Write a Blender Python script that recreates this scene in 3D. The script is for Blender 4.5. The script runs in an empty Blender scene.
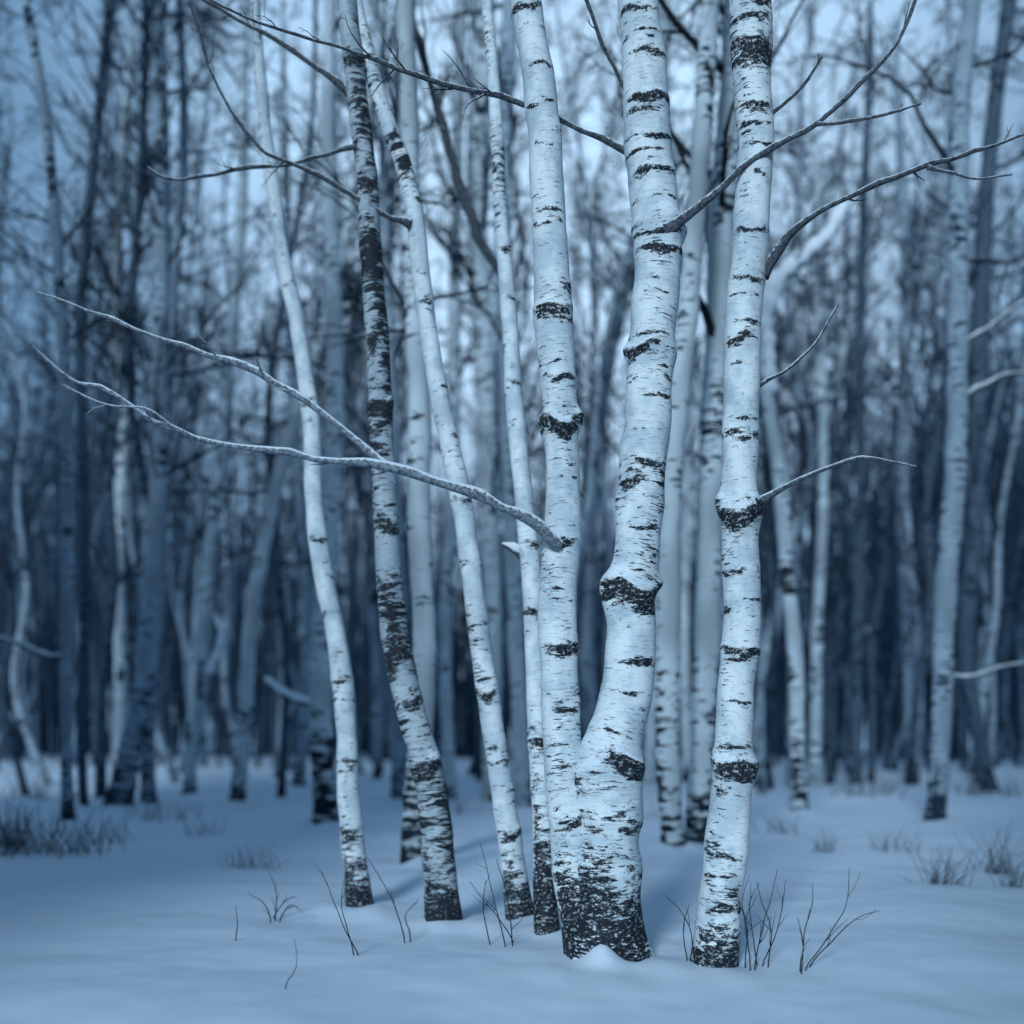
import bpy, math
import numpy as np
from mathutils import Vector
H = 1.1            # eye height of the photographer, metres
scene = bpy.context.scene
col = scene.collection

def P(px, py, d):
    return np.array([(px-512)/1000*d, d, H-(py-740)/1000*d])
def dep(py):
    return 1000*H/(py-740)

# ------------------------------------------------------------------ materials
class NT:
    def __init__(s, name):
        s.m = bpy.data.materials.new(name); s.m.use_nodes = True
        s.t = s.m.node_tree; s.b = s.t.nodes['Principled BSDF']
    def n(s, typ, **kw):
        nd = s.t.nodes.new(typ)
        for k, v in kw.items(): setattr(nd, k, v)
        return nd
    def l(s, a, b): s.t.links.new(a, b)
    def put(s, sock, v):
        if isinstance(v, bpy.types.NodeSocket): s.l(v, sock)
        else: sock.default_value = v
    def math(s, op, a, b=0.0, clamp=False):
        nd = s.n('ShaderNodeMath', operation=op); nd.use_clamp = clamp
        s.put(nd.inputs[0], a); s.put(nd.inputs[1], b); return nd.outputs[0]
    def vmul(s, v, sc):
        nd = s.n('ShaderNodeVectorMath', operation='MULTIPLY')
        s.put(nd.inputs[0], v); nd.inputs[1].default_value = sc; return nd.outputs[0]
    def vadd(s, v, w):
        nd = s.n('ShaderNodeVectorMath', operation='ADD')
        s.put(nd.inputs[0], v); s.put(nd.inputs[1], w); return nd.outputs[0]
    def noise(s, v, scale=1.0, detail=3.0, rough=0.5, dist=0.0, out='Fac'):
        nd = s.n('ShaderNodeTexNoise'); s.l(v, nd.inputs['Vector'])
        nd.inputs['Scale'].default_value = scale; nd.inputs['Detail'].default_value = detail
        nd.inputs['Roughness'].default_value = rough; nd.inputs['Distortion'].default_value = dist
        return nd.outputs[out]
    def step(s, v, lo, hi):
        nd = s.n('ShaderNodeMapRange'); nd.interpolation_type = 'SMOOTHSTEP'
        s.put(nd.inputs['Value'], v); s.put(nd.inputs['From Min'], lo); s.put(nd.inputs['From Max'], hi)
        return nd.outputs[0]
    def mix(s, f, a, b):
        nd = s.n('ShaderNodeMix', data_type='RGBA')
        s.put(nd.inputs[0], f); s.put(nd.inputs[6], a); s.put(nd.inputs[7], b); return nd.outputs[2]

SNOW = (0.68, 0.78, 0.87, 1)
HAZE = (0.055, 0.11, 0.185, 1)  # distance haze, blended into the base colour of farther bark and twigs
def mat_bark(name, white, dark, t1, t2, haze=0.0, snow=0.32):
    s = NT(name)
    at = s.n('ShaderNodeAttribute', attribute_name='bark_co'); v = at.outputs['Vector']
    dk = s.n('ShaderNodeAttribute', attribute_name='dark').outputs['Fac']
    wob = s.noise(v, 20, 2, 0.6, out='Color')
    vv = s.vadd(v, s.vmul(wob, (0.03, 0.03, 0.02)))
    low = s.noise(s.vmul(v, (4, 4, 1.9)), 1, 2)
    band = s.noise(s.vmul(vv, (9, 9, 34)), 1, 5, 0.70)
    band2 = s.noise(s.vadd(s.vmul(vv, (17, 17, 125)), (7.3, 3.1, 5.5)), 1, 2, 0.5)
    band3 = s.noise(s.vadd(s.vmul(vv, (20, 20, 260)), (1.3, 9.1, 2.5)), 1, 2, 0.5)
    lowm = s.math('MULTIPLY', s.math('SUBTRACT', low, 0.5), 0.8)
    b1 = s.step(s.math('ADD', band, lowm), t1, t1+0.02)
    b2 = s.step(s.math('ADD', band2, s.math('MULTIPLY', lowm, 0.6)), t2, t2+0.03)
    b3 = s.math('MULTIPLY', s.step(band3, 0.62, 0.70), 0.32)
    edge = s.noise(s.vmul(vv, (15, 15, 34)), 1, 6, 0.80)
    kn = s.step(s.math('ADD', dk, s.math('MULTIPLY', s.math('SUBTRACT', edge, 0.5), 3.9)), 0.56, 0.63)
    speck = s.noise(v, 75, 4, 0.75)
    kn = s.math('MULTIPLY', kn, s.math('SUBTRACT', 1.0, s.math('MULTIPLY', s.step(speck, 0.55, 0.61), 0.75)))
    m = s.math('MAXIMUM', s.math('MAXIMUM', b1, s.math('MULTIPLY', b2, 0.85)), s.math('MAXIMUM', b3, kn))
    shade = s.noise(s.vmul(v, (10, 10, 6)), 1, 3, 0.55)
    stre = s.noise(s.vmul(vv, (6, 6, 60)), 1, 3, 0.6)
    shade = s.math('ADD', s.math('MULTIPLY', shade, 0.85), s.math('MULTIPLY', stre, 0.15))
    w2 = (white[0]*0.66, white[1]*0.72, white[2]*0.77, 1)
    wcol = s.mix(s.step(shade, 0.36, 0.60), w2, white)
    dcol = s.mix(s.step(speck, .35, .65), dark, tuple(c*3.5 for c in dark[:3])+(1,))
    c = s.mix(m, wcol, dcol)
    geo = s.n('ShaderNodeNewGeometry'); sx = s.n('ShaderNodeSeparateXYZ'); s.l(geo.outputs['Normal'], sx.inputs[0])
    sn = s.step(s.math('ADD', sx.outputs['Z'], s.math('MULTIPLY', s.math('SUBTRACT', speck, 0.5), 1.1)), snow, snow+0.1)
    c = s.mix(sn, c, SNOW)
    if haze > 0: c = s.mix(haze, c, HAZE)
    s.l(c, s.b.inputs['Base Color']); s.b.inputs['Roughness'].default_value = 0.75
    s.b.inputs['Specular IOR Level'].default_value = 0.3
    h = s.math('SUBTRACT', s.math('MULTIPLY', speck, 0.25), s.math('MULTIPLY', m, 0.6))
    h = s.math('ADD', h, s.math('MULTIPLY', stre, 0.4))
    bp = s.n('ShaderNodeBump'); bp.inputs['Strength'].default_value = 0.6; bp.inputs['Distance'].default_value = 0.013
    s.l(h, bp.inputs['Height']); s.l(bp.outputs[0], s.b.inputs['Normal'])
    return s.m
def mat_bark_soft(name, white, dark, t1, haze):
    s = NT(name)
    v = s.n('ShaderNodeAttribute', attribute_name='bark_co').outputs['Vector']
    dk = s.n('ShaderNodeAttribute', attribute_name='dark').outputs['Fac']
    band = s.noise(s.vmul(v, (6, 6, 18)), 1, 4, 0.70)
    big = s.noise(s.vmul(v, (3, 3, 1.1)), 1, 1)
    m = s.step(s.math('ADD', s.math('ADD', band, s.math('MULTIPLY', s.math('SUBTRACT', big, .5), .6)), s.math('MULTIPLY', dk, 0.15)), t1, t1+.06)
    c = s.mix(m, s.mix(s.step(big, .3, .65), tuple(x*.6 for x in white[:3])+(1,), white), dark)
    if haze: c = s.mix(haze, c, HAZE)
    s.l(c, s.b.inputs['Base Color']); s.b.inputs['Roughness'].default_value = 0.9
    s.b.inputs['Specular IOR Level'].default_value = 0.1
    return s.m

W = (0.70, 0.79, 0.83, 1); D = (0.005, 0.008, 0.012, 1)
bark = mat_bark('birch_bark', W, D, 0.675, 0.67)
bark_rough = mat_bark('dark_patched_bark', (0.40, 0.48, 0.53, 1), D, 0.56, 0.60)
bark_mid = mat_bark_soft('lightly_hazed_birch_bark', (0.60, 0.71, 0.77, 1), (0.01, 0.016, 0.024, 1), 0.58, 0.04)
bark_far = mat_bark_soft('haze_tinted_birch_bark', (0.38, 0.485, 0.57, 1), (0.01, 0.018, 0.028, 1), 0.565, 0.14)
bark_mist = mat_bark_soft('heavy_haze_birch_bark', (0.29, 0.39, 0.48, 1), (0.02, 0.035, 0.055, 1), 0.57, 0.32)
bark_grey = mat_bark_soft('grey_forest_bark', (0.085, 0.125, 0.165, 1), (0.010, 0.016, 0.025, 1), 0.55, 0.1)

def mat_twig(name, base, lo, haze=0.0, snowamt=1.0, plain=False):
    s = NT(name)
    s.b.inputs['Roughness'].default_value = 0.85; s.b.inputs['Specular IOR Level'].default_value = 0.15
    if plain:
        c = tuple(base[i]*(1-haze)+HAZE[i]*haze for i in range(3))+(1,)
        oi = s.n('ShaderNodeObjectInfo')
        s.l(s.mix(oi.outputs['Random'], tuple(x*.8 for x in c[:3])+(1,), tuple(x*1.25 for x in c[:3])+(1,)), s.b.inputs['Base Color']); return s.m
    tc = s.n('ShaderNodeTexCoord').outputs['Object']
    geo = s.n('ShaderNodeNewGeometry'); sx = s.n('ShaderNodeSeparateXYZ'); s.l(geo.outputs['Normal'], sx.inputs[0])
    spk = s.noise(tc, 55, 5, 0.75)
    c = s.mix(s.step(spk, .35, .65), tuple(x*.5 for x in base[:3])+(1,), tuple(x*2.0 for x in base[:3])+(1,))
    sn = s.step(s.math('ADD', sx.outputs['Z'], s.math('MULTIPLY', s.math('SUBTRACT', spk, 0.5), 1.6)), lo, lo+0.3)
    c = s.mix(s.math('MULTIPLY', sn, snowamt), c, SNOW)
    s.l(c, s.b.inputs['Base Color'])
    bp = s.n('ShaderNodeBump'); bp.inputs['Strength'].default_value = 0.7; bp.inputs['Distance'].default_value = 0.006
    s.l(spk, bp.inputs['Height']); s.l(bp.outputs[0], s.b.inputs['Normal'])
    return s.m
twig = mat_twig('frosted_branch_bark', (0.07, 0.085, 0.102, 1), 0.25, snowamt=.9)
twig_mid = mat_twig('branch_bark', (0.055, 0.068, 0.082, 1), 0.28, snowamt=.85)
twig_pale = mat_twig('pale_branch_bark', (0.14, 0.175, 0.205, 1), 0.12)
twig_dark = mat_twig('dark_twig_bark', (0.016, 0.024, 0.034, 1), 0.9, 0.03, plain=True)
twig_far = mat_twig('haze_tinted_twig_bark', (0.016, 0.027, 0.040, 1), 0.9, 0.15, plain=True)
twig_mist = mat_twig('heavy_haze_twig_bark', (0.02, 0.034, 0.05, 1), 0.9, 0.35, plain=True)
twig_wood = mat_twig('haze_tinted_wood_bark', (0.02, 0.036, 0.058, 1), 0.95, 0.6, plain=True)
needles = mat_twig('dark_needles', (0.02, 0.035, 0.03, 1), 0.95, 0.0, plain=True)
dry = mat_twig('dry_stem', (0.022, 0.026, 0.030, 1), 0.9)
straw = mat_twig('dry_grass', (0.05, 0.06, 0.068, 1), 0.7, plain=True)

def mat_snow(name='snow'):
    s = NT(name)
    tc = s.n('ShaderNodeTexCoord').outputs['Object']
    big = s.noise(tc, 0.35, 3); c = s.mix(big, (0.58, 0.71, 0.84, 1), (0.72, 0.82, 0.91, 1))
    lit = s.step(s.noise(tc, 46, 3, 0.8), 0.73, 0.76)
    c = s.mix(s.math('MULTIPLY', lit, 0.4), c, (0.07, 0.09, 0.10, 1))
    s.l(c, s.b.inputs['Base Color']); s.b.inputs['Roughness'].default_value = 0.65
    s.b.inputs['Specular IOR Level'].default_value = 0.3
    h = s.math('ADD', s.math('MULTIPLY', s.noise(tc, 1.5, 2, 0.4), 1.6), s.math('MULTIPLY', s.noise(tc, 110, 3, 0.7), 0.06))
    bp = s.n('ShaderNodeBump'); bp.inputs['Strength'].default_value = 0.6; bp.inputs['Distance'].default_value = 0.07
    s.l(h, bp.inputs['Height']); s.l(bp.outputs[0], s.b.inputs['Normal'])
    return s.m
snow = mat_snow()
sc_ = NT('snow_cap'); sc_.b.inputs['Base Color'].default_value = (0.76, 0.84, 0.9, 1); sc_.b.inputs['Roughness'].default_value = 0.7
snowcap = sc_.m

# ------------------------------------------------------------------ mesh helpers
def mk_mesh(name, V, F, mat, attrs=None, smooth=True):
    V = np.ascontiguousarray(V, dtype=np.float32); F = np.ascontiguousarray(F, dtype=np.int32)
    me = bpy.data.meshes.new(name)
    me.vertices.add(len(V)); me.vertices.foreach_set('co', V.ravel())
    me.loops.add(F.size); me.loops.foreach_set('vertex_index', F.ravel())
    me.polygons.add(len(F)); me.polygons.foreach_set('loop_start', np.arange(0, F.size, F.shape[1], dtype=np.int32))
    me.polygons.foreach_set('use_smooth', np.full(len(F), smooth))
    if attrs:
        for k, a in attrs.items():
            if a.ndim == 2:
                at = me.attributes.new(k, 'FLOAT_VECTOR', 'POINT'); at.data.foreach_set('vector', a.astype(np.float32).ravel())
            else:
                at = me.attributes.new(k, 'FLOAT', 'POINT'); at.data.foreach_set('value', a.astype(np.float32))
    me.materials.append(mat); me.update(); me.validate()
    return me
def add_obj(name, me, parent=None):
    o = bpy.data.objects.new(name, me); col.objects.link(o)
    if parent is not None: o.parent = parent
    return o
def thing(name, loc, label, cat, group=None):
    e = bpy.data.objects.new(name, None); col.objects.link(e); e.location = loc; e.empty_display_size = 0.3
    e['label'] = label; e['category'] = cat
    if group: e['group'] = group
    return e
def norm(a): return a/np.maximum(np.linalg.norm(a, axis=-1, keepdims=True), 1e-9)

def tubes(Pt, R, sides):
    n, k, _ = Pt.shape
    T = norm(np.gradient(Pt, axis=1))
    ref = np.array([0.31, 0.93, 0.18]); alt = np.array([0.9, -0.2, 0.35])
    par = np.abs((T.mean(axis=1) @ (ref/np.linalg.norm(ref)))) > 0.85
    rf = np.where(par[:, None, None], alt, ref)
    A = norm(np.cross(T, rf)); B = np.cross(T, A)
    th = np.arange(sides)/sides*2*math.pi
    V = Pt[:, :, None, :] + R[:, :, None, None]*(A[:, :, None, :]*np.cos(th)[None, None, :, None]+B[:, :, None, :]*np.sin(th)[None, None, :, None])
    V = V.reshape(-1, 3)
    i = np.arange(n)[:, None, None]*k*sides; j = np.arange(k-1)[None, :, None]*sides; q = np.arange(sides)[None, None, :]
    q2 = (q+1) % sides
    F = np.stack([i+j+q, i+j+q2, i+j+sides+q2, i+j+sides+q], axis=-1).reshape(-1, 4)
    return V, F
def join(parts):
    Vs, Fs, o = [], [], 0
    for V, F in parts:
        Vs.append(V); Fs.append(F+o); o += len(V)
    return np.concatenate(Vs), np.concatenate(Fs)
def grow(S, Dr, L, k, curl, up, r):
    n = len(S); out = np.zeros((n, k, 3)); out[:, 0] = S; d = norm(Dr); p = S.copy()
    for i in range(1, k):
        d = norm(d + r.normal(0, curl, (n, 3)) + np.array([0, 0, up]))
        p = p + d*(L/(k-1))[:, None]; out[:, i] = p
    return out
def taper(r0, r1, k):
    t = np.linspace(0, 1, k)[None, :]
    return r0[:, None]*(1-t)+r1[:, None]*t
def offshoots(Pt, Rt, per, spread, lf, r, tmin=0.2, rmin=0.003, k=5, curl=0.16, up=0.04, rf=0.6):
    n, kk, _ = Pt.shape
    idx = np.repeat(np.arange(n), per); t = r.uniform(tmin, 0.97, n*per)*(kk-1)
    i0 = np.minimum(t.astype(int), kk-2); f = (t-i0)[:, None]
    S = Pt[idx, i0]*(1-f)+Pt[idx, i0+1]*f
    T = norm(Pt[idx, i0+1]-Pt[idx, i0])
    Dr = T + norm(r.normal(0, 1, (n*per, 3)))*spread
    Ltot = np.linalg.norm(np.diff(Pt, axis=1), axis=2).sum(1)[idx]
    L = Ltot*lf*r.uniform(0.5, 1.1, n*per)*(1.15-t/(kk-1)*0.6)
    R0 = np.maximum(Rt[idx, i0]*rf, rmin)
    C = grow(S, Dr, L, k, curl, up, r)
    return C, taper(R0, np.full(n*per, rmin*0.6), k)

def catmull(pts, step):
    pts = np.asarray(pts, float)
    ext = np.vstack([2*pts[0]-pts[1], pts, 2*pts[-1]-pts[-2]]); out = []
    for i in range(1, len(ext)-2):
        p0, p1, p2, p3 = ext[i-1:i+3]
        m = max(2, int(np.linalg.norm(p2[:3]-p1[:3])/step))
        t = np.linspace(0, 1, m, endpoint=False)[:, None]
        out.append(0.5*((2*p1)+(-p0+p2)*t+(2*p0-5*p1+4*p2-p3)*t*t+(-p0+3*p1-3*p2+p3)*t**3))
    out.append(pts[-1:]); return np.vstack(out)

def trunk_geo(pts, step, sides, r, knots=(), base_dark=0.3, base_h=0.25, flare=0.25, z0=0.0, lump=0.03, scars=0):
    """pts (m,4) x,y,z,radius; knots: (z, half height, bulge, darkness, angle, width)"""
    C = catmull(pts, step); p = C[:, :3]; R = C[:, 3]; m = len(C)
    T = norm(np.gradient(p, axis=0)); A = norm(np.cross(np.array([0, 1.0, 0]), T)); B = np.cross(T, A)
    arc = np.concatenate([[0], np.cumsum(np.linalg.norm(np.diff(p, axis=0), axis=1))])
    th = np.arange(sides)/sides*2*math.pi
    TH, AR = np.meshgrid(th, arc); Z = np.repeat(p[:, 2:3], sides, 1); RR = np.repeat(R[:, None], sides, 1)
    rel = np.zeros_like(TH)
    for _ in range(14):
        a = r.integers(0, 4); f = r.uniform(1.5, 26); rel += np.sin(a*TH+f*AR+r.uniform(0, 6.28))*lump/3*(1.3 if f < 9 else 0.6)
    dark = np.zeros_like(TH)
    hgt = np.clip(Z-z0, 0, None)
    lobes = 0.5*np.sin(3*TH+1.3)+0.3*np.sin(5*TH+0.4)+.2*np.sin(8*TH+2)
    rel += flare*np.exp(-(hgt/0.14))*(1+0.8*lobes)
    dark = np.maximum(dark, (0.75+base_dark)*np.exp(-(hgt/(base_h*(1+0.45*lobes)))**1.25))
    ks = list(knots)
    for _ in range(scars):
        ks.append((r.uniform(0.2, p[-1, 2]), r.uniform(.012, .05), r.uniform(.0, .05), r.uniform(.35, .85), r.uniform(0, 6.28), r.uniform(.15, .9)))
    for (kz, hh, amp, dk, ang, wd) in ks:
        ca = np.clip(0.5+0.5*np.cos(TH-ang), 0, 1)**(1.0/max(wd, 0.05))
        zz = (Z-kz + hh*(0.35*np.cos(2*(TH-ang))+.25*np.sin(3*TH+kz*9)))/hh
        up = np.where(zz > 0, zz*1.5, zz*0.8)
        rel += amp*(0.4+0.6*ca)*np.exp(-up**2)*(1+.25*np.sin(4*TH+kz*17))
        dark = np.maximum(dark, dk*ca*np.exp(-((zz+0.45)/0.85)**2))
    r2 = RR*(1+rel)
    V = p[:, None, :]+r2[..., None]*(A[:, None, :]*np.cos(TH)[..., None]+B[:, None, :]*np.sin(TH)[..., None])
    off = r.uniform(-30, 30, 3)
    rr = float(np.median(R))
    bc = np.stack([rr*np.cos(TH)+off[0], rr*np.sin(TH)+off[1], AR+off[2]], -1)
    i = np.arange(m-1)[:, None]*sides; q = np.arange(sides)[None, :]; q2 = (q+1) % sides
    F = np.stack([i+q, i+q2, i+sides+q2, i+sides+q], -1).reshape(-1, 4)
    return V.reshape(-1, 3), F, bc.reshape(-1, 3), dark.ravel(), C

def crown_geo(C, z0, n1, reach, r, per2=6, per3=4, rmin=0.005, thick=1.0, curl=.2):
    ok = np.where(C[:, 2] > z0)[0]
    if len(ok) < 4: return None
    zt = C[-1, 2]
    idx = ok[(r.uniform(0, 1, n1)**0.9*(len(ok)-1)).astype(int)]
    S = C[idx, :3]; az = r.uniform(0, 2*math.pi, n1); el = np.radians(r.uniform(12, 62, n1))
    Dr = np.stack([np.cos(az)*np.cos(el), np.sin(az)*np.cos(el), np.sin(el)], -1)
    f = (S[:, 2]-z0)/(zt-z0+1e-6)
    L = reach*r.uniform(0.5, 1.15, n1)*(1.05-0.7*f)
    R0 = np.maximum(C[idx, 3]*r.uniform(0.16, 0.38, n1)*thick, rmin*1.5)
    P1 = grow(S, Dr, L, 8, curl, 0.06, r); R1 = taper(R0, np.full(n1, rmin*0.8), 8)
    P2, R2 = offshoots(P1, R1, per2, 0.85, 0.42, r, rmin=rmin, k=4, curl=.25)
    P3, R3 = offshoots(P2, R2, per3, 0.9, 0.55, r, rmin=rmin*0.7, k=3, curl=.25)
    return join([tubes(P1, R1, 4), tubes(P2, R2, 3), tubes(P3, R3, 3)])

# ------------------------------------------------------------------ ground
bases = []
def gz0(x, y):
    far = np.clip((y-8)/25, 0, 1)
    z = 0.026*np.sin(1.1*x+0.6*y+1)+0.02*np.sin(-0.9*x+1.7*y)+0.010*np.sin(3.1*x-1.3*y+2)+0.006*np.sin(2.2*x+4.3*y)
    z = z+far*(0.14*np.sin(0.23*x+0.31*y+0.5)+0.09*np.sin(-0.41*x+0.27*y))
    return z
def gz(x, y):
    z = gz0(x, y)
    for (bx, by, s, h) in bases:
        rr2 = ((x-bx)**2+(y-by)**2)/s**2
        z = z+h*np.exp(-rr2)*(1+0.5*np.sin(9*x+4*y)*np.cos(7*y-3*x)+.2*np.sin(21*x+5*y))
    return z

# ------------------------------------------------------------------ traced trees
FRONT = -math.pi/2
def make_tree(stems, d, label, mat, knots=(), step=0.03, sides=28, crown_z=6.3, crown_n=14, ztop=11, reach=2.4,
              branches=(), group=None, tmat=twig_dark, rmin=0.005, leany=0.0, base_dark=0.3, base_h=0.22, flare=0.22, seed=1, scars=0, mound=.04, lump=.03):
    r = np.random.default_rng(seed)
    allp = []
    for st in stems:
        pts = []
        zb = st[-1][1]
        for (px, py, w) in st:
            dd = d + leany*(zb-py)/1000.0
            q = P(px, py, dd); pts.append([*q, w/2000*dd])
        allp.append(pts[::-1])
    b = allp[0][0]; base = np.array([b[0], b[1], 0.0]); base[2] = gz0(b[0], b[1])
    bases.append((b[0], b[1], 0.16+b[3]*1.6, mound))
    e = thing('birch_tree', tuple(base), label, 'tree', group)
    crowns = []
    for si, pts in enumerate(allp):
        pts = [list(q) for q in pts]
        g = gz0(pts[0][0], pts[0][1])
        dirv = np.array(pts[0][:3])-np.array(pts[1][:3]); dirv /= abs(dirv[2])+1e-6
        pts[0][2] = min(pts[0][2], g+0.02)
        foot = [pts[0][0]+dirv[0]*0.1, pts[0][1]+dirv[1]*0.1, pts[0][2]-0.28, pts[0][3]*1.05]
        top = np.array(pts[-1]); prev = np.array(pts[-2]); dv = (top-prev)[:3]; dv /= np.linalg.norm(dv)
        ext = []; hgt = ztop-top[2]; n = 4; cur = top[:3].copy()
        if hgt > 0.5:
            for i in range(1, n+1):
                dv = norm(dv+np.array([0, 0, 0.35])+r.normal(0, 0.04, 3)); cur = cur+dv*hgt/n
                ext.append([*cur, max(top[3]*(1-i/n*0.88), 0.01)])
        full = np.array([foot]+pts+ext); full[:, :3] -= base
        kn = []
        for k_ in (knots[si] if knots else []):
            py, hh, amp, dk, ang, wd = k_
            dd = d+leany*(stems[si][-1][1]-py)/1000
            kn.append((H-(py-740)/1000*dd-base[2], hh, amp, dk, FRONT+ang, wd))
        V, F, bc, dkk, C = trunk_geo(full, step, sides, r, kn, z0=0.0, base_dark=base_dark, base_h=base_h, flare=flare, scars=scars, lump=lump)
        me = mk_mesh('trunk', V, F, mat, {'bark_co': bc, 'dark': dkk}); add_obj('trunk', me, e)
        if crown_n:
            g_ = crown_geo(C, crown_z, crown_n, reach, r, rmin=rmin)
            if g_: crowns.append(g_)
    if crowns:
        V, F = join(crowns); add_obj('crown', mk_mesh('crown', V, F, tmat), e)
    for br in branches: make_branch(br, d, base, e, r)
    return e
def make_branch(br, d, base, e, r):
    pts = br['p']; n = len(pts); d0 = br.get('d', d); d1 = br.get('d1', d0)
    q = []
    for i, (px, py, w) in enumerate(pts):
        dd = d0+(d1-d0)*i/(n-1); q.append([*P(px, py, dd), max(w/2000*dd, 0.0018)])
    C = catmull(np.array(q), 0.02*max(1, d0/6))
    m = len(C)
    kk = np.interp(np.arange(m), np.linspace(0, m-1, max(4, m//5)), r.normal(0, 1, max(4, m//5)))
    k2 = np.interp(np.arange(m), np.linspace(0, m-1, max(4, m//5)), r.normal(0, 1, max(4, m//5)))
    env = np.minimum(np.arange(m)/6, 1)
    C[:, 2] += kk*0.006*env*d0/5; C[:, 0] += k2*0.004*env*d0/5
    C[:, 3] *= 1+0.2*np.clip(kk, -.8, 2)*env
    if not br.get('flat'): C[:3, 3] *= np.array([1.5, 1.25, 1.1])[:min(3, m)]
    Pt = C[None, :, :3]-base; Rt = C[None, :, 3]
    parts = [tubes(Pt, Rt, 10)]
    if br.get('tw', 0):
        P2, R2 = offshoots(Pt, Rt, br['tw'], 0.8, br.get('tl', 0.14), r, rmin=0.0022, tmin=br.get('tm', 0.3), k=6, curl=0.14, rf=0.5)
        P3, R3 = offshoots(P2, R2, 2, 0.8, 0.5, r, rmin=0.0017, k=4)
        parts += [tubes(P2, R2, 5), tubes(P3, R3, 4)]
    V, F = join(parts)
    o = add_obj('branch', mk_mesh('branch', V, F, br.get('m', twig)), e)
    if br.get('cap'):
        cs = br['cap'] if br['cap'] is not True else 1.0
        Pc = Pt.copy(); Pc[..., 2] += Rt*0.7*cs
        Rc = Rt*1.1*cs; Rc[:, 0] *= 0.6; Rc[:, -1] *= 0.3
        Rc *= 1+0.15*np.sin(np.arange(m)*1.3)[None]
        V, F = tubes(Pc, Rc, 9)
        add_obj('snow_cap', mk_mesh('snow_cap', V, F, snowcap), o)

g_near = 'slender birches standing together in the snow'
# py, half height, bulge, darkness, angle (0 = towards the viewer), width
KA = [(424, .06, .36, 1.4, 0.1, 1.6), (645, .05, .12, 1.1, 0.5, .6), (312, .04, .14, 1.1, -0.1, 1.0), (322, .02, .02, .8, .5, .8), (215, .02, .03, .8, .4, .6), (228, .015, .02, .8, -.2, .6), (110, .02, .03, .8, -.4, .6), (72, .02, .03, .8, .2, .5), (380, .025, .03, .9, .3, .5), (366, .012, .0, .8, -.5, .5), (706, .03, .04, .8, .2, .6), (12, .03, .04, 1.0, -.2, .8), (150, .015, .02, .7, 0.3, .5), (815, .05, .06, .9, .3, .4), (870, .03, .03, .8, -.3, .4), (480, .01, .01, .7, 0, .5), (600, .01, 0, .7, .3, .5), (540, .03, .12, 1.0, .25, .08)]
KB = [(588, .08, .40, 1.35, 0.1, 1.1), (608, .035, .05, 1.0, .5, .5), (752, .07, .24, 2.4, 0.65, .16), (768, .09, .30, .75, -1.3, .5), (352, .045, .20, 1.05, -.8, .5), (340, .02, .03, .8, -.2, .6), (255, .03, .07, 1.0, .3, .7), (240, .015, .02, .9, -.3, .5), (270, .01, .0, .8, .2, .5), (105, .035, .08, 1.1, .3, .8), (118, .02, .02, .9, -.3, .5), (145, .02, .03, 1., .2, .7), (160, .015, .02, .9, -.5, .5), (178, .025, .05, 1.0, -.2, .6), (60, .03, .03, .9, .2, .6), (42, .015, .03, .9, -.3, .5), (15, .03, .04, .9, -.1, .7), (0, .03, .04, .9, .2, .7), (465, .03, .03, .95, .1, .4), (475, .012, .02, .9, -.2, .3), (660, .03, .03, .8, .5, .5), (690, .02, .02, .7, -.3, .4), (226, .05, .28, .6, 1.3, .25), (205, .015, .0, .9, 0, .7), (400, .012, 0, .7, 0.5, .5), (530, .015, .0, .8, .2, .5), (820, .05, .08, .8, .8, .3), (860, .08, .08, .7, -.9, .3)]
KC = [(511, .07, .36, 1.35, -0.1, 1.3), (500, .03, .08, .8, .9, .4), (763, .065, .32, 1.25, 0.1, 1.2), (745, .025, .03, .8, -.4, .5), (650, .03, .10, 1.1, .2, .8), (660, .012, .02, .9, -.4, .5), (340, .04, .07, .95, -.4, .4), (326, .015, .02, .9, .3, .4), (283, .02, .08, .95, .2, .8), (300, .01, .0, .8, -.2, .6), (50, .10, .14, 1.2, 0.2, 1.3), (25, .03, .05, 1.0, -.4, .8), (0, .05, .03, 1.1, 0.4, 1.), (235, .02, .03, .8, 0, .7), (150, .02, .02, .8, .3, .5), (130, .02, .02, .9, -.3, .6), (180, .012, .02, .8, .3, .5), (570, .03, .04, .8, -.3, .5), (600, .015, .02, .8, .3, .5), (420, .015, .02, .7, 0, .5), (700, .02, .02, .8, .4, .5), (850, .03, .03, .8, -.3, .5), (900, .03, .03, .8, .4, .5)]

bB = [dict(p=[(666, 230, 14), (685, 217, 11), (705, 200, 9), (740, 170, 7.5), (775, 146, 6.4), (820, 121, 5.2), (860, 85, 4.2), (895, 45, 3.7), (918, -5, 3), (935, -60, 2)], d=4.98, d1=4.6, tw=6, tl=.12),
      dict(p=[(815, 124, 3.6), (845, 123, 3), (880, 117, 2.6), (922, 104, 1.8)], d=4.75, d1=4.6, tw=2, tl=.2),
      dict(p=[(640, 160, 7), (610, 143, 5.8), (560, 120, 5.3), (500, 97, 4.8), (440, 84, 4.4), (390, 66, 4), (340, 46, 3.6), (290, 33, 3.2), (240, 14, 2.8), (195, -8, 2.3)], d=5.15, d1=5.0, tw=9, tl=.14, m=twig_mid),
      dict(p=[(636, 115, 5), (618, 75, 4), (600, 38, 3.5), (585, 0, 3), (575, -40, 2)], d=5.1, d1=4.9, m=twig_mid, tw=2)]
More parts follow.
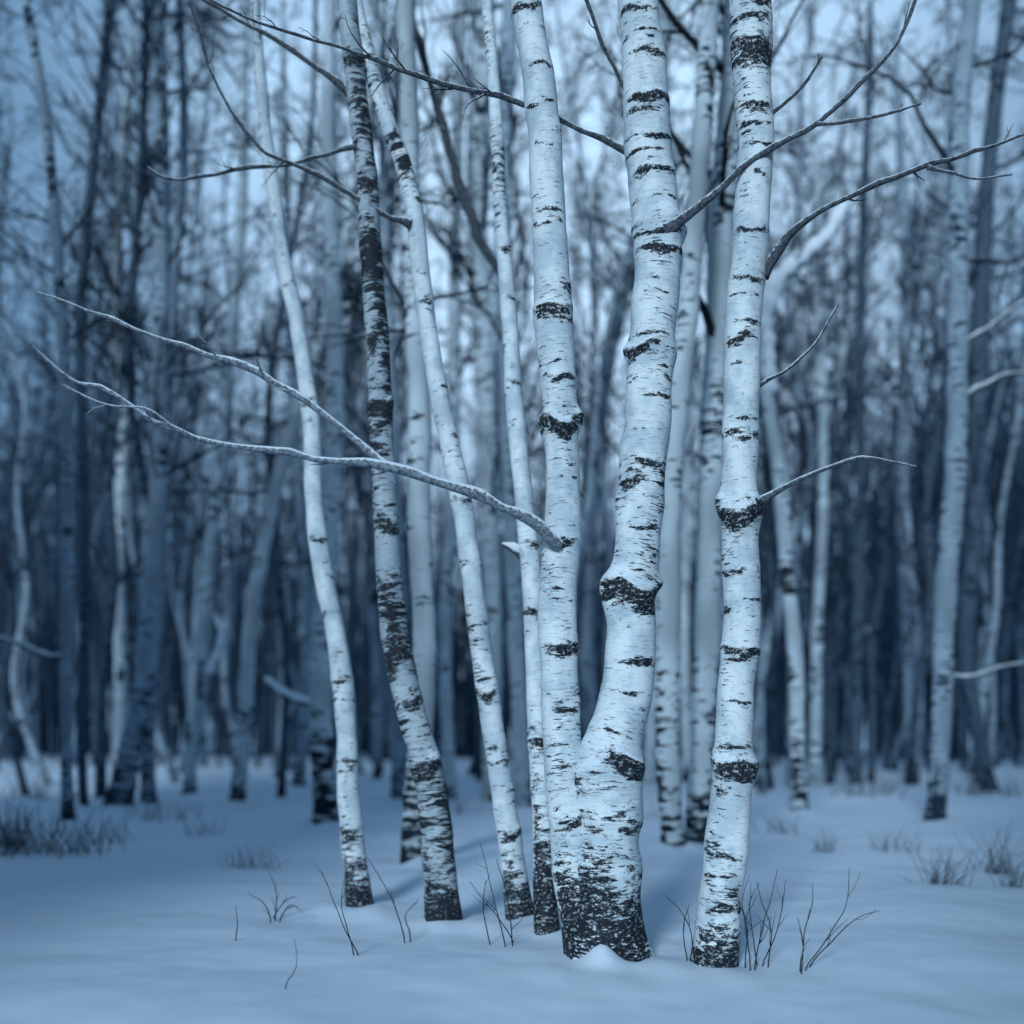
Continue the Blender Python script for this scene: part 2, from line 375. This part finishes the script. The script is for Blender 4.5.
bA = [dict(p=[(558, 545, 9), (550, 538, 11), (535, 524, 11), (515, 512, 10.5), (480, 496, 10), (430, 479, 9.3), (385, 467, 8.8), (330, 459, 7.4), (270, 451, 6.4), (205, 440, 5.6), (160, 424, 5), (125, 399, 4.2), (75, 380, 3.3), (50, 362, 2.6), (32, 345, 1.8)], d=4.955, d1=4.5, m=twig_pale, tw=6, tl=.07, tm=.35),
      dict(p=[(388, 468, 8.5), (355, 440, 7.5), (330, 419, 7), (290, 391, 6.4), (250, 370, 5.8), (200, 352, 5.2), (150, 334, 4.3), (100, 315, 3.3), (62, 300, 2.6), (36, 292, 1.8)], d=4.79, d1=4.55, m=twig_pale, tw=5, tl=.09),
      dict(p=[(200, 440, 3.2), (172, 424, 3), (145, 408, 2.6), (100, 402, 2.2), (64, 386, 1.8)], d=4.62, d1=4.5, m=twig_pale, tw=1, tl=.2)]
bC = [dict(p=[(762, 275, 11), (785, 240, 8.5), (810, 217, 7), (840, 200, 6), (880, 184, 5.2), (930, 165, 4.6), (980, 151, 3.6), (1024, 131, 3), (1070, 112, 2.5)], d=4.93, d1=4.6, tw=6, tl=.10, m=twig_mid),
      dict(p=[(928, 167, 3.6), (950, 172, 3), (975, 178, 2.6), (1012, 175, 1.8)], d=4.72, d1=4.6, tw=1, tl=.2),
      dict(p=[(755, 505, 10), (775, 493, 5.5), (800, 480, 4.2), (840, 464, 3.6), (880, 459, 3), (916, 466, 2)], d=4.93, d1=4.75, tw=2, tl=.12),
      dict(p=[(748, 392, 6), (768, 380, 4), (790, 365, 3.2), (815, 342, 2.7), (838, 304, 2)], d=4.95, d1=5.1, tw=2, tl=.2),
      dict(p=[(758, 125, 5), (785, 103, 3.5), (803, 85, 3), (822, 58, 2)], d=4.93, d1=4.8, m=twig_mid, tw=2, tl=.2)]

make_tree([[(638, -20, 37), (644, 60, 42), (649, 160, 46), (658, 240, 46), (652, 340, 47), (647, 420, 48), (640, 500, 48), (637, 550, 46), (630, 590, 46), (631, 640, 48), (625, 700, 50), (613, 742, 54), (609, 772, 60), (609, 820, 61), (607, 870, 64), (606, 915, 70), (606, 962, 78)],
           [(522, -20, 31), (536, 60, 32), (545, 150, 33), (550, 240, 35), (554, 330, 36), (561, 425, 34), (563, 500, 36), (559, 580, 38), (558, 650, 37), (561, 720, 38), (566, 800, 37), (572, 870, 38), (586, 950, 40)]],
          5.06, 'twin-stemmed white birch with dark foot rising from one snow mound', bark, [KB, KA], step=0.011, sides=72,
          branches=bB+bA, base_dark=0.85, base_h=0.42, flare=0.20, seed=3, group=g_near, scars=34, mound=.01, lump=.05)
make_tree([[(750, -20, 39), (751, 60, 37), (755, 150, 36), (750, 240, 35), (743, 330, 35), (741, 420, 36), (739, 510, 36), (742, 590, 36), (740, 650, 37), (735, 700, 38), (733, 765, 38), (728, 830, 41), (720, 900, 43), (714, 966, 46)]],
          4.91, 'slim white birch with knotted rings and a bare side branch', bark, [KC], step=0.011, sides=64, branches=bC, base_dark=.45, base_h=.22, flare=.1, seed=4, group=g_near, scars=34, lump=.05, mound=.025)
KD = [(690, .05, .08, 1.0, 0, .6), (500, .03, .05, .9, .3, .5), (300, .03, .05, .9, 0, .6), (830, .04, .07, 1., .2, .6), (760, .03, .07, .9, 0, .6)]
make_tree([[(342, -70, 11), (352, -20, 13), (362, 30, 14), (374, 80, 15), (386, 120, 16), (402, 162, 17), (415, 215, 18), (420, 265, 18), (427, 320, 18), (438, 390, 19), (453, 460, 20), (466, 530, 21), (475, 600, 21), (486, 680, 22), (499, 770, 23), (511, 850, 24), (520, 917, 27)]],
          6.2, 'thin curved white birch with small dark flecks', bark, [KD], step=0.02, sides=36,
          branches=[dict(p=[(410, 224, 7), (370, 206, 5), (330, 182, 4.6), (290, 162, 4.3), (265, 150, 4.1), (240, 125, 3.7), (225, 100, 3.3), (208, 60, 3), (190, 5, 2.5)], d=6.15, d1=5.9, tw=5, tl=.1, m=twig_mid)],
          base_dark=.5, base_h=.35, flare=.15, seed=5, crown_z=6.8, group=g_near, scars=60, lump=.05)
KE = [(60, .05, .07, 1.1, 0, 1.0), (180, .1, .08, 1.0, 0, .9), (250, .05, .08, 1.1, 0.2, .7), (330, .1, .07, 1., -.4, .6), (405, .06, .26, 1.2, 0, 1.3), (520, .08, .08, 1.1, .3, .6), (640, .16, .08, 1.15, -.5, .9), (762, .07, .2, 1.1, 0, 1.1), (580, .05, .04, 1., 0, .6), (700, .05, .06, 1., .5, .6)]
make_tree([[(345, -40, 18), (349, 20, 19), (357, 90, 20), (366, 180, 21), (373, 280, 22), (380, 380, 23), (382, 450, 24), (387, 540, 25), (393, 620, 27), (406, 690, 28), (425, 760, 29), (436, 830, 32), (442, 920, 34)]],
          6.15, 'dark patched birch with rough blackened bark', bark_rough, [KE], step=0.018, sides=40,
          branches=[dict(p=[(364, 145, 6), (330, 152, 4.2), (290, 163, 3.8), (240, 170, 3.4), (195, 178, 3), (165, 178, 2.4), (148, 168, 2)], d=6.2, d1=6.3, m=twig_mid, tw=4, tl=.15),
                    dict(p=[(352, 95, 8), (320, 70, 5.5), (280, 42, 5), (245, 22, 4.5), (205, 0, 4), (180, -20, 3)], d=6.2, d1=6.4, tw=4, tl=.15, m=twig_mid)],
          base_dark=.5, base_h=.35, flare=.15, seed=6, crown_z=6.8, group=g_near, scars=60, lump=.055)
KF = [(830, .05, .06, 1., 0, .8), (880, .05, .05, .9, 0, .8), (680, .04, .05, .9, 0, .6), (540, .04, .04, .9, .3, .6), (760, .03, .04, .8, .3, .8)]
make_tree([[(252, -40, 10), (258, 50, 11), (268, 150, 13), (282, 250, 14), (300, 340, 16), (311, 420, 17), (314, 500, 18), (322, 570, 19), (337, 640, 20), (346, 720, 21), (349, 800, 22), (359, 910, 25)]],
          6.6, 'pale birch bowing sideways over the snow', bark, [KF], step=0.025, sides=32, base_dark=.5, base_h=.35, flare=.15, seed=7, crown_z=7, leany=1.2, group=g_near, scars=60, lump=.05)
make_tree([[(492, 60, 12), (500, 200, 14), (508, 300, 16), (516, 420, 18), (526, 520, 19), (533, 600, 20), (537, 700, 21), (542, 800, 22), (547, 938, 24)]],
          5.65, 'slender birch close behind the twin birch with snowy stub', bark, [[(610, .05, .05, 1, 0, .7), (740, .05, .05, 1, 0, .7), (860, .1, .05, 1, 0, .7)]], step=0.02, sides=32,
          branches=[dict(p=[(532, 566, 8), (520, 556, 6), (510, 549, 5), (502, 543, 3.5)], d=6.1, d1=6.0, cap=1.3)],
          base_dark=.9, base_h=.55, flare=.1, seed=8, crown_z=6.5, group=g_near, leany=1.0, scars=80)
g_mid = 'birches further into the snowy wood'
MID = [
 ([(404, -20, 16), (409, 100, 18), (412, 250, 20), (419, 400, 22), (419, 520, 23), (425, 640, 23), (423, 720, 23), (414, 800, 22), (413, 862, 23)], bark_mid, 'straight white birch with dark lower trunk', .8, .9, 21),
 ([(330, -20, 13), (328, 120, 14), (333, 280, 16), (335, 420, 18), (327, 560, 19), (320, 680, 22), (326, 822, 25)], bark_mid, 'straight pale birch with blackened foot', .8, .6, 22),
 ([(712, -20, 17), (700, 160, 20), (686, 330, 21), (671, 480, 23), (669, 600, 24), (667, 740, 23), (674, 856, 24)], bark_mid, 'pale birch with speckled trunk', .5, .5, 23),
 ([(738, -20, 25), (731, 110, 26), (721, 230, 26), (718, 350, 27), (711, 480, 26), (708, 620, 25), (702, 740, 25), (698, 846, 25)], bark_mid, 'broad pale birch with flecked bark', .5, .5, 24),
 ([(762, 330, 12), (768, 400, 13), (780, 480, 14), (787, 570, 15), (796, 660, 15), (797, 740, 15), (800, 818, 16)], bark_mid, 'bent birch carrying a snow-laden branch', .6, .5, 25),
 ([(974, -20, 17), (961, 100, 18), (958, 250, 19), (957, 400, 20), (955, 480, 21), (945, 600, 21), (942, 720, 19), (935, 827, 19)], bark_far, 'pale birch with snowy side branches', .7, .5, 26),
 ([(1012, -20, 14), (990, 150, 15), (979, 330, 16), (977, 500, 16), (966, 640, 15), (974, 710, 14), (990, 795, 16)], bark_grey, 'dark grey tree with crooked foot', .4, .4, 27),
 ([(22, -20, 9), (46, 120, 10), (58, 260, 11), (67, 420, 12), (67, 600, 12), (66, 720, 11), (68, 824, 12)], bark_far, 'thin grey tree standing in snow', .6, .6, 28),
 ([(112, -20, 9), (98, 120, 9), (82, 280, 10), (81, 420, 10), (85, 600, 10), (81, 720, 9), (84, 812, 9)], bark_grey, 'thin dark tree standing in snow', .4, .4, 29),
 ([(156, -20, 14), (162, 150, 15), (161, 300, 17), (161, 440, 18), (154, 560, 19), (144, 680, 21), (128, 760, 22), (118, 808, 26)], bark_far, 'pale grey birch with leaning foot', .8, .8, 30),
 ([(180, 20, 8), (184, 150, 9), (172, 300, 10), (164, 450, 11), (159, 600, 12), (149, 720, 12), (146, 805, 12)], bark_far, 'slender grey birch in snow', .6, .5, 31),
 ([(243, 60, 10), (242, 200, 11), (231, 340, 12), (221, 450, 12), (209, 560, 12), (204, 660, 13), (193, 740, 13), (189, 794, 13)], bark_mid, 'slender pale birch leaning slightly', .6, .5, 32),
 ([(345, 240, 8), (320, 340, 10), (298, 410, 12), (280, 470, 13), (265, 540, 14), (251, 620, 14), (245, 710, 15), (237, 802, 15)], bark_mid, 'pale birch leaning strongly to one side', .6, .5, 33),
 ([(486, -20, 20), (482, 120, 20), (479, 240, 19), (486, 380, 19), (490, 520, 18), (493, 660, 18), (490, 800, 18)], bark_mid, 'pale birch with forked dark limb', .5, .5, 34),
 ([(512, -20, 16), (505, 120, 17), (502, 260, 17), (507, 400, 17), (511, 520, 17), (517, 660, 17), (524, 806, 17)], bark_far, 'soft grey birch among others', .5, .5, 35),
 ([(655, 120, 11), (640, 230, 12), (618, 320, 14), (600, 410, 15), (590, 520, 15), (586, 640, 15), (596, 780, 15)], bark_far, 'pale birch leaning behind the twin birch', .5, .5, 36),
 ([(835, 380, 9), (815, 450, 10), (795, 540, 11), (775, 620, 12), (762, 690, 12), (755, 780, 13)], bark_mid, 'thin birch leaning beside others', .5, .5, 37),
 ([(122, 160, 9), (116, 300, 11), (123, 430, 12), (118, 560, 13), (121, 680, 13), (118, 790, 13)], bark_mid, 'straight pale birch in snow', .5, .5, 38),
 ([(898, 100, 8), (906, 300, 9), (901, 480, 11), (909, 640, 13), (912, 780, 14)], bark_far, 'straight pale birch in snow', .5, .5, 39),
 ([(870, 60, 7), (861, 300, 9), (861, 480, 10), (857, 640, 11), (856, 784, 12)], bark_grey, 'straight grey tree in snow', .4, .3, 40),
 ([(818, 200, 7), (821, 360, 9), (823, 500, 10), (817, 640, 11), (815, 790, 12)], bark_mid, 'straight pale birch in snow', .5, .5, 41),
 ([(460, 40, 11), (455, 260, 12), (453, 460, 13), (445, 640, 13), (450, 800, 14)], bark_mid, 'straight pale birch in snow', .5, .5, 42),
 ([(384, 200, 9), (393, 380, 11), (397, 520, 13), (401, 660, 14), (398, 800, 15)], bark_far, 'straight pale birch in snow', .5, .5, 43),
 ([(640, 420, 9), (651, 560, 11), (652, 680, 12), (648, 786, 13)], bark_mid, 'straight pale birch in snow', .5, .5, 44),
 ([(692, 300, 8), (687, 480, 10), (684, 640, 11), (688, 782, 12)], bark_mid, 'straight pale birch in snow', .5, .5, 45),
 ([(300, 500, 10), (308, 620, 11), (304, 720, 12), (298, 790, 13)], bark_far, 'straight pale birch in snow', .5, .5, 46),
]
EXTRA = {
 22: [dict(p=[(318, 706, 7), (300, 701, 8), (283, 693, 8), (264, 681, 5)], cap=1.2)],
 25: [dict(p=[(770, 400, 12), (766, 345, 12), (768, 305, 13), (782, 278, 13), (802, 260, 13), (826, 240, 11), (838, 222, 9), (846, 205, 5)], cap=1.35, m=twig_pale, flat=1)],
 26: [dict(p=[(958, 345, 5), (985, 332, 4), (1005, 315, 3), (1040, 295, 2)], cap=.8), dict(p=[(957, 400, 5), (985, 388, 4), (1005, 376, 3), (1040, 370, 2)], cap=.8),
      dict(p=[(945, 675, 5), (970, 678, 4), (1000, 667, 3.5), (1040, 660, 3)], cap=.8)],
 28: [dict(p=[(66, 655, 4), (45, 657, 5), (20, 645, 4), (-15, 632, 4)], cap=.8)],
 34: [dict(p=[(506, 282, 7), (494, 265, 8), (478, 235, 9), (458, 180, 9), (440, 120, 8), (424, 60, 8), (410, 5, 7), (400, -50, 6)], d=9.5, d1=9.5, m=twig_mid, tw=6, tl=.25)],
 32: [dict(p=[(200, 690, 6), (211, 672, 7), (219, 650, 7), (220, 630, 6), (214, 614, 4)], cap=1.2, m=twig_pale)],
}
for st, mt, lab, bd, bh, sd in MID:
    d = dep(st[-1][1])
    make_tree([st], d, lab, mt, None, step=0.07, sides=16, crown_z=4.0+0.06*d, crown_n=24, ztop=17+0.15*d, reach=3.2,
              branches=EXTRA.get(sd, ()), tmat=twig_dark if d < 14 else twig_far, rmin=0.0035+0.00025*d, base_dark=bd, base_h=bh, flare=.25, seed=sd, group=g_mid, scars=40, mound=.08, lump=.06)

# ------------------------------------------------------------------ filler trees of the wood
protos = []
for v in range(8):
    r = np.random.default_rng(100+v)
    hgt = r.uniform(17, 24); n = 10; rad = r.uniform(0.06, 0.11)
    zs = np.linspace(0, hgt, n); x = np.cumsum(r.normal(0, 0.30, n)); y = np.cumsum(r.normal(0, 0.25, n)); x -= x[0]; y -= y[0]
    pts = np.array([[x[i], y[i], zs[i], rad*(1-0.9*(zs[i]/hgt)**1.1)+0.008] for i in range(n)])
    pts = np.vstack([[x[0], y[0], -0.4, rad], pts])
    kn = [(r.uniform(0.5, 8), .06, .1, 1.1, r.uniform(0, 6.28), 1.2) for _ in range(18)]
    V, F, bc, dk, C = trunk_geo(pts, 0.15, 10, r, kn, base_dark=.6, base_h=.5, flare=.25)
    tm = mk_mesh('trunk', V, F, bark_far, {'bark_co': bc, 'dark': dk})
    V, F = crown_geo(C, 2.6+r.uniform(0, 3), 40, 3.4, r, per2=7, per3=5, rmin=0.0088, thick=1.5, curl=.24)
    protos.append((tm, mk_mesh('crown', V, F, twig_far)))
placed = [(b[0], b[1]) for b in bases]
cnt = 0; tries = 0
r = np.random.default_rng(5)
while cnt < 180 and tries < 8000:
    tries += 1
    y = 17+33*r.uniform(0, 1)**0.75; x = r.uniform(-1, 1)*(0.58*y+3)
    if abs(x-0.02*y) < 0.14*y and r.uniform() < 0.5: continue
    if min((x-a)**2+(y-b)**2 for a, b in placed) < 1.15**2: continue
    placed.append((x, y)); cnt += 1
    tm, cm = protos[r.integers(0, 8)]
    pale = r.uniform() < 0.5
    e = thing('birch_tree' if pale else 'forest_tree', (x, y, float(gz0(x, y))), 'tall bare birch with pale trunk in the snowy wood' if pale else 'tall bare dark-trunked tree in the snowy wood', 'tree', 'bare trees filling the wood')
    e.rotation_euler = (r.normal(0, .045), r.normal(0, .045), r.uniform(0, 6.28)); s = r.uniform(0.8, 1.15); e.scale = (s, s, s)
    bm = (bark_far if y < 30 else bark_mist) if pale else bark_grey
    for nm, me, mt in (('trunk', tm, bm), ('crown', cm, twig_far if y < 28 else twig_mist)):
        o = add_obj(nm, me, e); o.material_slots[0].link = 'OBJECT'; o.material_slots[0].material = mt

r = np.random.default_rng(9)
n = 1500
y = r.uniform(50, 95, n); x = r.uniform(-1, 1, n)*(0.6*y+10)
hgt = r.uniform(12, 26, n)*(0.70+0.55*np.clip(np.abs(x)/(0.5*y), 0, 1))
S = np.stack([x, y, np.full(n, -0.5)], -1)
P1 = grow(S, np.stack([r.normal(0, .04, n), r.normal(0, .04, n), np.ones(n)], -1), hgt, 6, 0.025, 0.05, r)
R1 = taper(r.uniform(.08, .18, n), np.full(n, .02), 6)
P2, R2 = offshoots(P1, R1, 16, 0.9, 0.16, r, tmin=.12, rmin=.02, k=3, up=.12, rf=.35)
P3, R3 = offshoots(P2, R2, 2, 0.8, 0.6, r, rmin=.016, k=3)
V, F = join([tubes(P1, R1, 4), tubes(P2, R2, 3), tubes(P3, R3, 3)])
fw = add_obj('far_wood', mk_mesh('far_wood', V, F, twig_wood)); fw['kind'] = 'stuff'; fw['label'] = 'mass of bare trees deep in the wood, tinted with haze'; fw['category'] = 'wood'

# ------------------------------------------------------------------ spruces added out of view to shade the edges; gap lets sun in
EL, AZ = math.radians(23), math.radians(198)
r = np.random.default_rng(77)
def spruce_meshes():
    hgt = 17.0; n = 460
    t = np.sort(r.uniform(0.03, 0.98, n)); z = t*hgt
    az = r.uniform(0, 6.283, n); L = (1-t)**0.8*2.7+0.25
    S = np.stack([np.zeros(n), np.zeros(n), z], -1)
    P1 = grow(S, np.stack([np.cos(az), np.sin(az), np.full(n, -0.05)], -1), L, 5, .06, -0.06, r)
    R1 = taper(np.full(n, .10), np.full(n, .04), 5)
    P2, R2 = offshoots(P1, R1, 6, .9, .35, r, rmin=.05, k=3, up=-.05)
    V, F = join([tubes(P1, R1, 4), tubes(P2, R2, 3)])
    cm = mk_mesh('crown', V, F, needles)
    pts = np.array([[0, 0, -.4, .2], [0, 0, 1, .18], [0.05, 0, 8, .12], [0, .04, hgt, .02]])
    V, F, bc, dk, C = trunk_geo(pts, .3, 12, r, ())
    return mk_mesh('trunk', V, F, bark_grey, {'bark_co': bc, 'dark': dk}), cm
stm, scm = spruce_meshes()
sdx, sdy = math.sin(AZ), math.cos(AZ)
spots = []
for t, offs in [(13.0, (-13.5, -10.4, -7.4, -4.5, 4.5, 7.4, 10.3, 13.5)), (17.0, (-12, -9, -6, 6, 9, 12))]:
    for s_ in offs: spots.append((0.3+sdx*t+(-sdy)*s_, 5.2+sdy*t+sdx*s_))
spots += [(-6.9, .6), (-7.9, 4.6), (-10.3, 8.4), (7.1, .4), (8.1, 4.4), (10.4, 8.6)]
for (x, y) in spots:
    e = thing('light_blocking_spruce', (x, y, float(gz0(x, y))), 'tall dark spruce added out of view to block light', 'tree', 'spruces added to shape the light')
    e.rotation_euler = (0, 0, r.uniform(0, 6.28)); s = r.uniform(.9, 1.1); e.scale = (s, s, s)
    add_obj('trunk', stm, e); add_obj('crown', scm, e)

# ------------------------------------------------------------------ dry plants poking out of the snow
def weed(stems, label, seed, tw=2, mat=dry, name='dry_weed', dd=None):
    r = np.random.default_rng(seed)
    py0 = max(s[0][1] for s in stems); d = dd or dep(py0)
    b = P(stems[0][0][0], py0, d); b[2] = float(gz0(b[0], b[1]))
    parts = []
    for s in stems:
        q = []
        dj = d+r.normal(0, .05)
        for i, (px, py) in enumerate(s):
            q.append([*P(px, py, dj), 0.0036*(1-0.6*i/(len(s)-1))])
        q = np.array(q); f = q[0].copy(); f[2] -= 0.12; q = np.vstack([f, q]); q[:, 3] *= d/5.2
        C = catmull(q, 0.025); Pt = C[None, :, :3]-b; Rt = C[None, :, 3]
        Pt = Pt+np.cumsum(r.normal(0, .0012, Pt.shape), axis=1)
        parts.append(tubes(Pt, Rt, 5))
        if tw:
            P2, R2 = offshoots(Pt, Rt, tw, 0.7, .3, r, tmin=.35, rmin=.0013, k=5, up=.1, rf=.7)
            parts.append(tubes(P2, R2, 4))
    V, F = join(parts)
    o = add_obj(name, mk_mesh(name, V, F, mat)); o.location = b
    o['label'] = label; o['category'] = 'plant'; o['group'] = 'dry plants poking through the snow'
weed([[(284, 996), (287, 980), (296, 965), (295, 938)]], 'single bent dry stem in the snow', 1, 0)
weed([[(358, 956), (345, 930), (333, 900), (320, 868)], [(352, 952), (345, 925), (340, 905), (342, 880)]], 'thin dry twigs leaning out of the snow', 2, 2)
weed([[(236, 945), (238, 925), (236, 905)]], 'single short dry stem in the snow', 3, 0)
weed([[(404, 936), (395, 905), (382, 880), (368, 858)], [(410, 934), (405, 915), (418, 900)]], 'thin dry twigs leaning out of the snow', 4, 1)
weed([[(505, 946), (498, 915), (490, 880), (480, 842)], [(512, 946), (506, 900), (496, 860)], [(490, 944), (484, 910), (486, 880)], [(515, 946), (500, 920), (484, 900), (470, 880)]], 'cluster of thin upright dry stems beside birch', 5, 2)
weed([[(690, 962), (690, 935), (680, 912), (664, 895)], [(694, 962), (700, 935), (704, 900)], [(688, 962), (684, 930), (690, 905)]], 'dry twigs beside birch foot', 6, 1)
weed([[(745, 962), (748, 930), (742, 900), (748, 872)], [(755, 964), (762, 925), (770, 895), (776, 866)], [(762, 965), (775, 935), (782, 900), (784, 880)], [(750, 962), (745, 920), (735, 890)], [(768, 966), (772, 930), (762, 900), (758, 880)], [(758, 966), (755, 940), (752, 905), (762, 885)]], 'bushy cluster of dry stems by birch foot', 7, 3)
weed([[(802, 967), (806, 935), (814, 905), (815, 885)], [(806, 968), (825, 940), (845, 905), (850, 866)], [(808, 968), (830, 940), (855, 918), (878, 910)], [(800, 967), (803, 940), (798, 915)]], 'forked dry stems spreading over the snow', 8, 2)
weed([[(270, 918), (262, 902), (250, 895)], [(275, 920), (276, 895), (268, 872)], [(280, 920), (290, 905), (302, 912)], [(272, 920), (285, 900), (298, 895)]], 'small dry twiggy tuft in the snow', 9, 3)
def tuft(px, py, w, h, n, seed, mat=straw):
    r = np.random.default_rng(seed); d = dep(py); b = P(px, py, d); b[2] = float(gz0(b[0], b[1]))-0.04
    S = np.stack([r.normal(0, w*d/2500, n), r.normal(0, w*d/2500, n), np.zeros(n)], -1)
    C = grow(S, np.stack([r.normal(0, .35, n), r.normal(0, .35, n), np.ones(n)], -1), h*d/1000*r.uniform(.5, 1.1, n)+.04, 6, .12, -.03, r)
    R = taper(np.full(n, .0028*d/7), np.full(n, .001*d/7), 6)
    V, F = tubes(C, R, 3)
    o = add_obj('dry_grass_tuft', mk_mesh('dry_grass_tuft', V, F, mat)); o.location = b
    o['label'] = 'frosted tuft of dry grass in snow'; o['category'] = 'grass'; o['group'] = 'dry grass tufts in the snow'
for i, (px, py, w, h, n) in enumerate([(25, 858, 40, 55, 90), (75, 858, 35, 50, 60), (5, 850, 30, 50, 60), (250, 866, 26, 30, 36), (942, 886, 24, 46, 44), (998, 868, 20, 54, 40), (870, 800, 60, 30, 60), (985, 800, 50, 30, 60), (160, 815, 40, 26, 40), (560, 800, 30, 20, 20), (640, 815, 40, 22, 24), (780, 830, 26, 26, 24), (890, 850, 30, 26, 26), (455, 810, 30, 22, 20), (30, 800, 60, 34, 60), (1015, 885, 20, 30, 30), (820, 850, 16, 26, 20), (205, 830, 22, 22, 20), (110, 845, 40, 30, 36)]):
    tuft(px, py, w, h, n, 200+i)

# ------------------------------------------------------------------ ground sheet
def graded(lo, hi, fine_lo, fine_hi, st, gr=1.09):
    a = list(np.arange(fine_lo, fine_hi, st)); s = st; v = a[-1]
    while v < hi: s *= gr; v += s; a.append(v)
    s = st; v = a[0]; b = []
    while v > lo: s *= gr; v -= s; b.append(v)
    return np.array(b[::-1]+a)
xs = graded(-250, 250, -3.2, 3.2, 0.03); ys = graded(-60, 400, 3.2, 8, 0.03, 1.06)
bases.append((float(P(607, 962, 4.86)[0]), 4.86, 0.10, 0.095))
bases.append((float(P(585, 962, 4.85)[0]), 4.80, 0.5, 0.012))
X, Y = np.meshgrid(xs, ys)
Z = gz(X, Y)
V = np.stack([X, Y, Z], -1).reshape(-1, 3); nx = len(xs)
i = np.arange(len(ys)-1)[:, None]*nx; j = np.arange(nx-1)[None, :]
F = np.stack([i+j, i+j+1, i+nx+j+1, i+nx+j], -1).reshape(-1, 4)
gr = add_obj('snow_ground', mk_mesh('snow_ground', V, F, snow)); gr['kind'] = 'structure'; gr['label'] = 'smooth snow-covered forest floor'; gr['category'] = 'ground'

# ------------------------------------------------------------------ light
w = bpy.data.worlds.new('World'); scene.world = w; w.use_nodes = True; nt = w.node_tree
bg = nt.nodes['Background']; sky = nt.nodes.new('ShaderNodeTexSky'); sky.sky_type = 'NISHITA'; sky.sun_disc = False
sky.sun_elevation = EL; sky.sun_rotation = AZ; sky.air_density = 1.2; sky.dust_density = 2.0; sky.ozone_density = 4
def wn(t, **k):
    nd = nt.nodes.new(t)
    for a, b in k.items(): setattr(nd, a, b)
    return nd
mx = wn('ShaderNodeMix', data_type='RGBA'); mx.inputs[0].default_value = 0.87
nt.links.new(sky.outputs[0], mx.inputs[6]); mx.inputs[7].default_value = (2.0, 3.85, 6.2, 1)
tcn = wn('ShaderNodeTexCoord'); nz = wn('ShaderNodeTexNoise'); nz.inputs['Scale'].default_value = 3.2; nz.inputs['Detail'].default_value = 4
nt.links.new(tcn.outputs['Generated'], nz.inputs['Vector'])
mr = wn('ShaderNodeMapRange'); mr.inputs['From Min'].default_value = .3; mr.inputs['From Max'].default_value = .7; mr.inputs['To Min'].default_value = .7; mr.inputs['To Max'].default_value = 1.25
nt.links.new(nz.outputs[0], mr.inputs['Value'])
dt = wn('ShaderNodeVectorMath', operation='DOT_PRODUCT'); nt.links.new(tcn.outputs['Generated'], dt.inputs[0]); dt.inputs[1].default_value = Vector((0.07, 1, 0.48)).normalized()
m2 = wn('ShaderNodeMapRange', interpolation_type='SMOOTHSTEP'); m2.inputs['From Min'].default_value = .88; m2.inputs['From Max'].default_value = 1.0; m2.inputs['To Min'].default_value = .95; m2.inputs['To Max'].default_value = 1.8
nt.links.new(dt.outputs['Value'], m2.inputs['Value'])
m3 = wn('ShaderNodeMapRange', interpolation_type='SMOOTHSTEP'); m3.inputs['From Min'].default_value = .88; m3.inputs['From Max'].default_value = 1.0; m3.inputs['To Max'].default_value = .75
nt.links.new(dt.outputs['Value'], m3.inputs['Value'])
mw = wn('ShaderNodeMix', data_type='RGBA'); nt.links.new(m3.outputs[0], mw.inputs[0]); nt.links.new(mx.outputs[2], mw.inputs[6]); mw.inputs[7].default_value = (3.7, 5.2, 6.7, 1)
mm = wn('ShaderNodeMath', operation='MULTIPLY'); nt.links.new(mr.outputs[0], mm.inputs[0]); nt.links.new(m2.outputs[0], mm.inputs[1])
vm = wn('ShaderNodeVectorMath', operation='SCALE'); nt.links.new(mw.outputs[2], vm.inputs[0]); nt.links.new(mm.outputs[0], vm.inputs['Scale'])
nt.links.new(vm.outputs[0], bg.inputs['Color']); bg.inputs['Strength'].default_value = 0.1
sl = bpy.data.lights.new('sun', 'SUN'); sl.energy = 2.6; sl.angle = math.radians(10); sl.color = (0.72, 0.88, 1.0)
so = bpy.data.objects.new('sun', sl); col.objects.link(so)
sd = Vector((math.sin(AZ)*math.cos(EL), math.cos(AZ)*math.cos(EL), math.sin(EL)))
so.rotation_euler = sd.to_track_quat('Z', 'Y').to_euler(); so.location = (0, -5, 20)

# ------------------------------------------------------------------ camera
cd = bpy.data.cameras.new('camera'); cam = bpy.data.objects.new('camera', cd); col.objects.link(cam)
cam.location = (0, 0, H); cam.rotation_euler = (math.radians(90), 0, 0)
cd.sensor_width = 36; cd.lens = 36*1000/1024; cd.shift_y = 228/1024; cd.clip_end = 1000
cd.dof.use_dof = True; cd.dof.focus_distance = 5.05; cd.dof.aperture_fstop = 0.62
scene.camera = cam
scene.view_settings.view_transform = 'Standard'; scene.view_settings.look = 'None'; scene.view_settings.exposure = 0
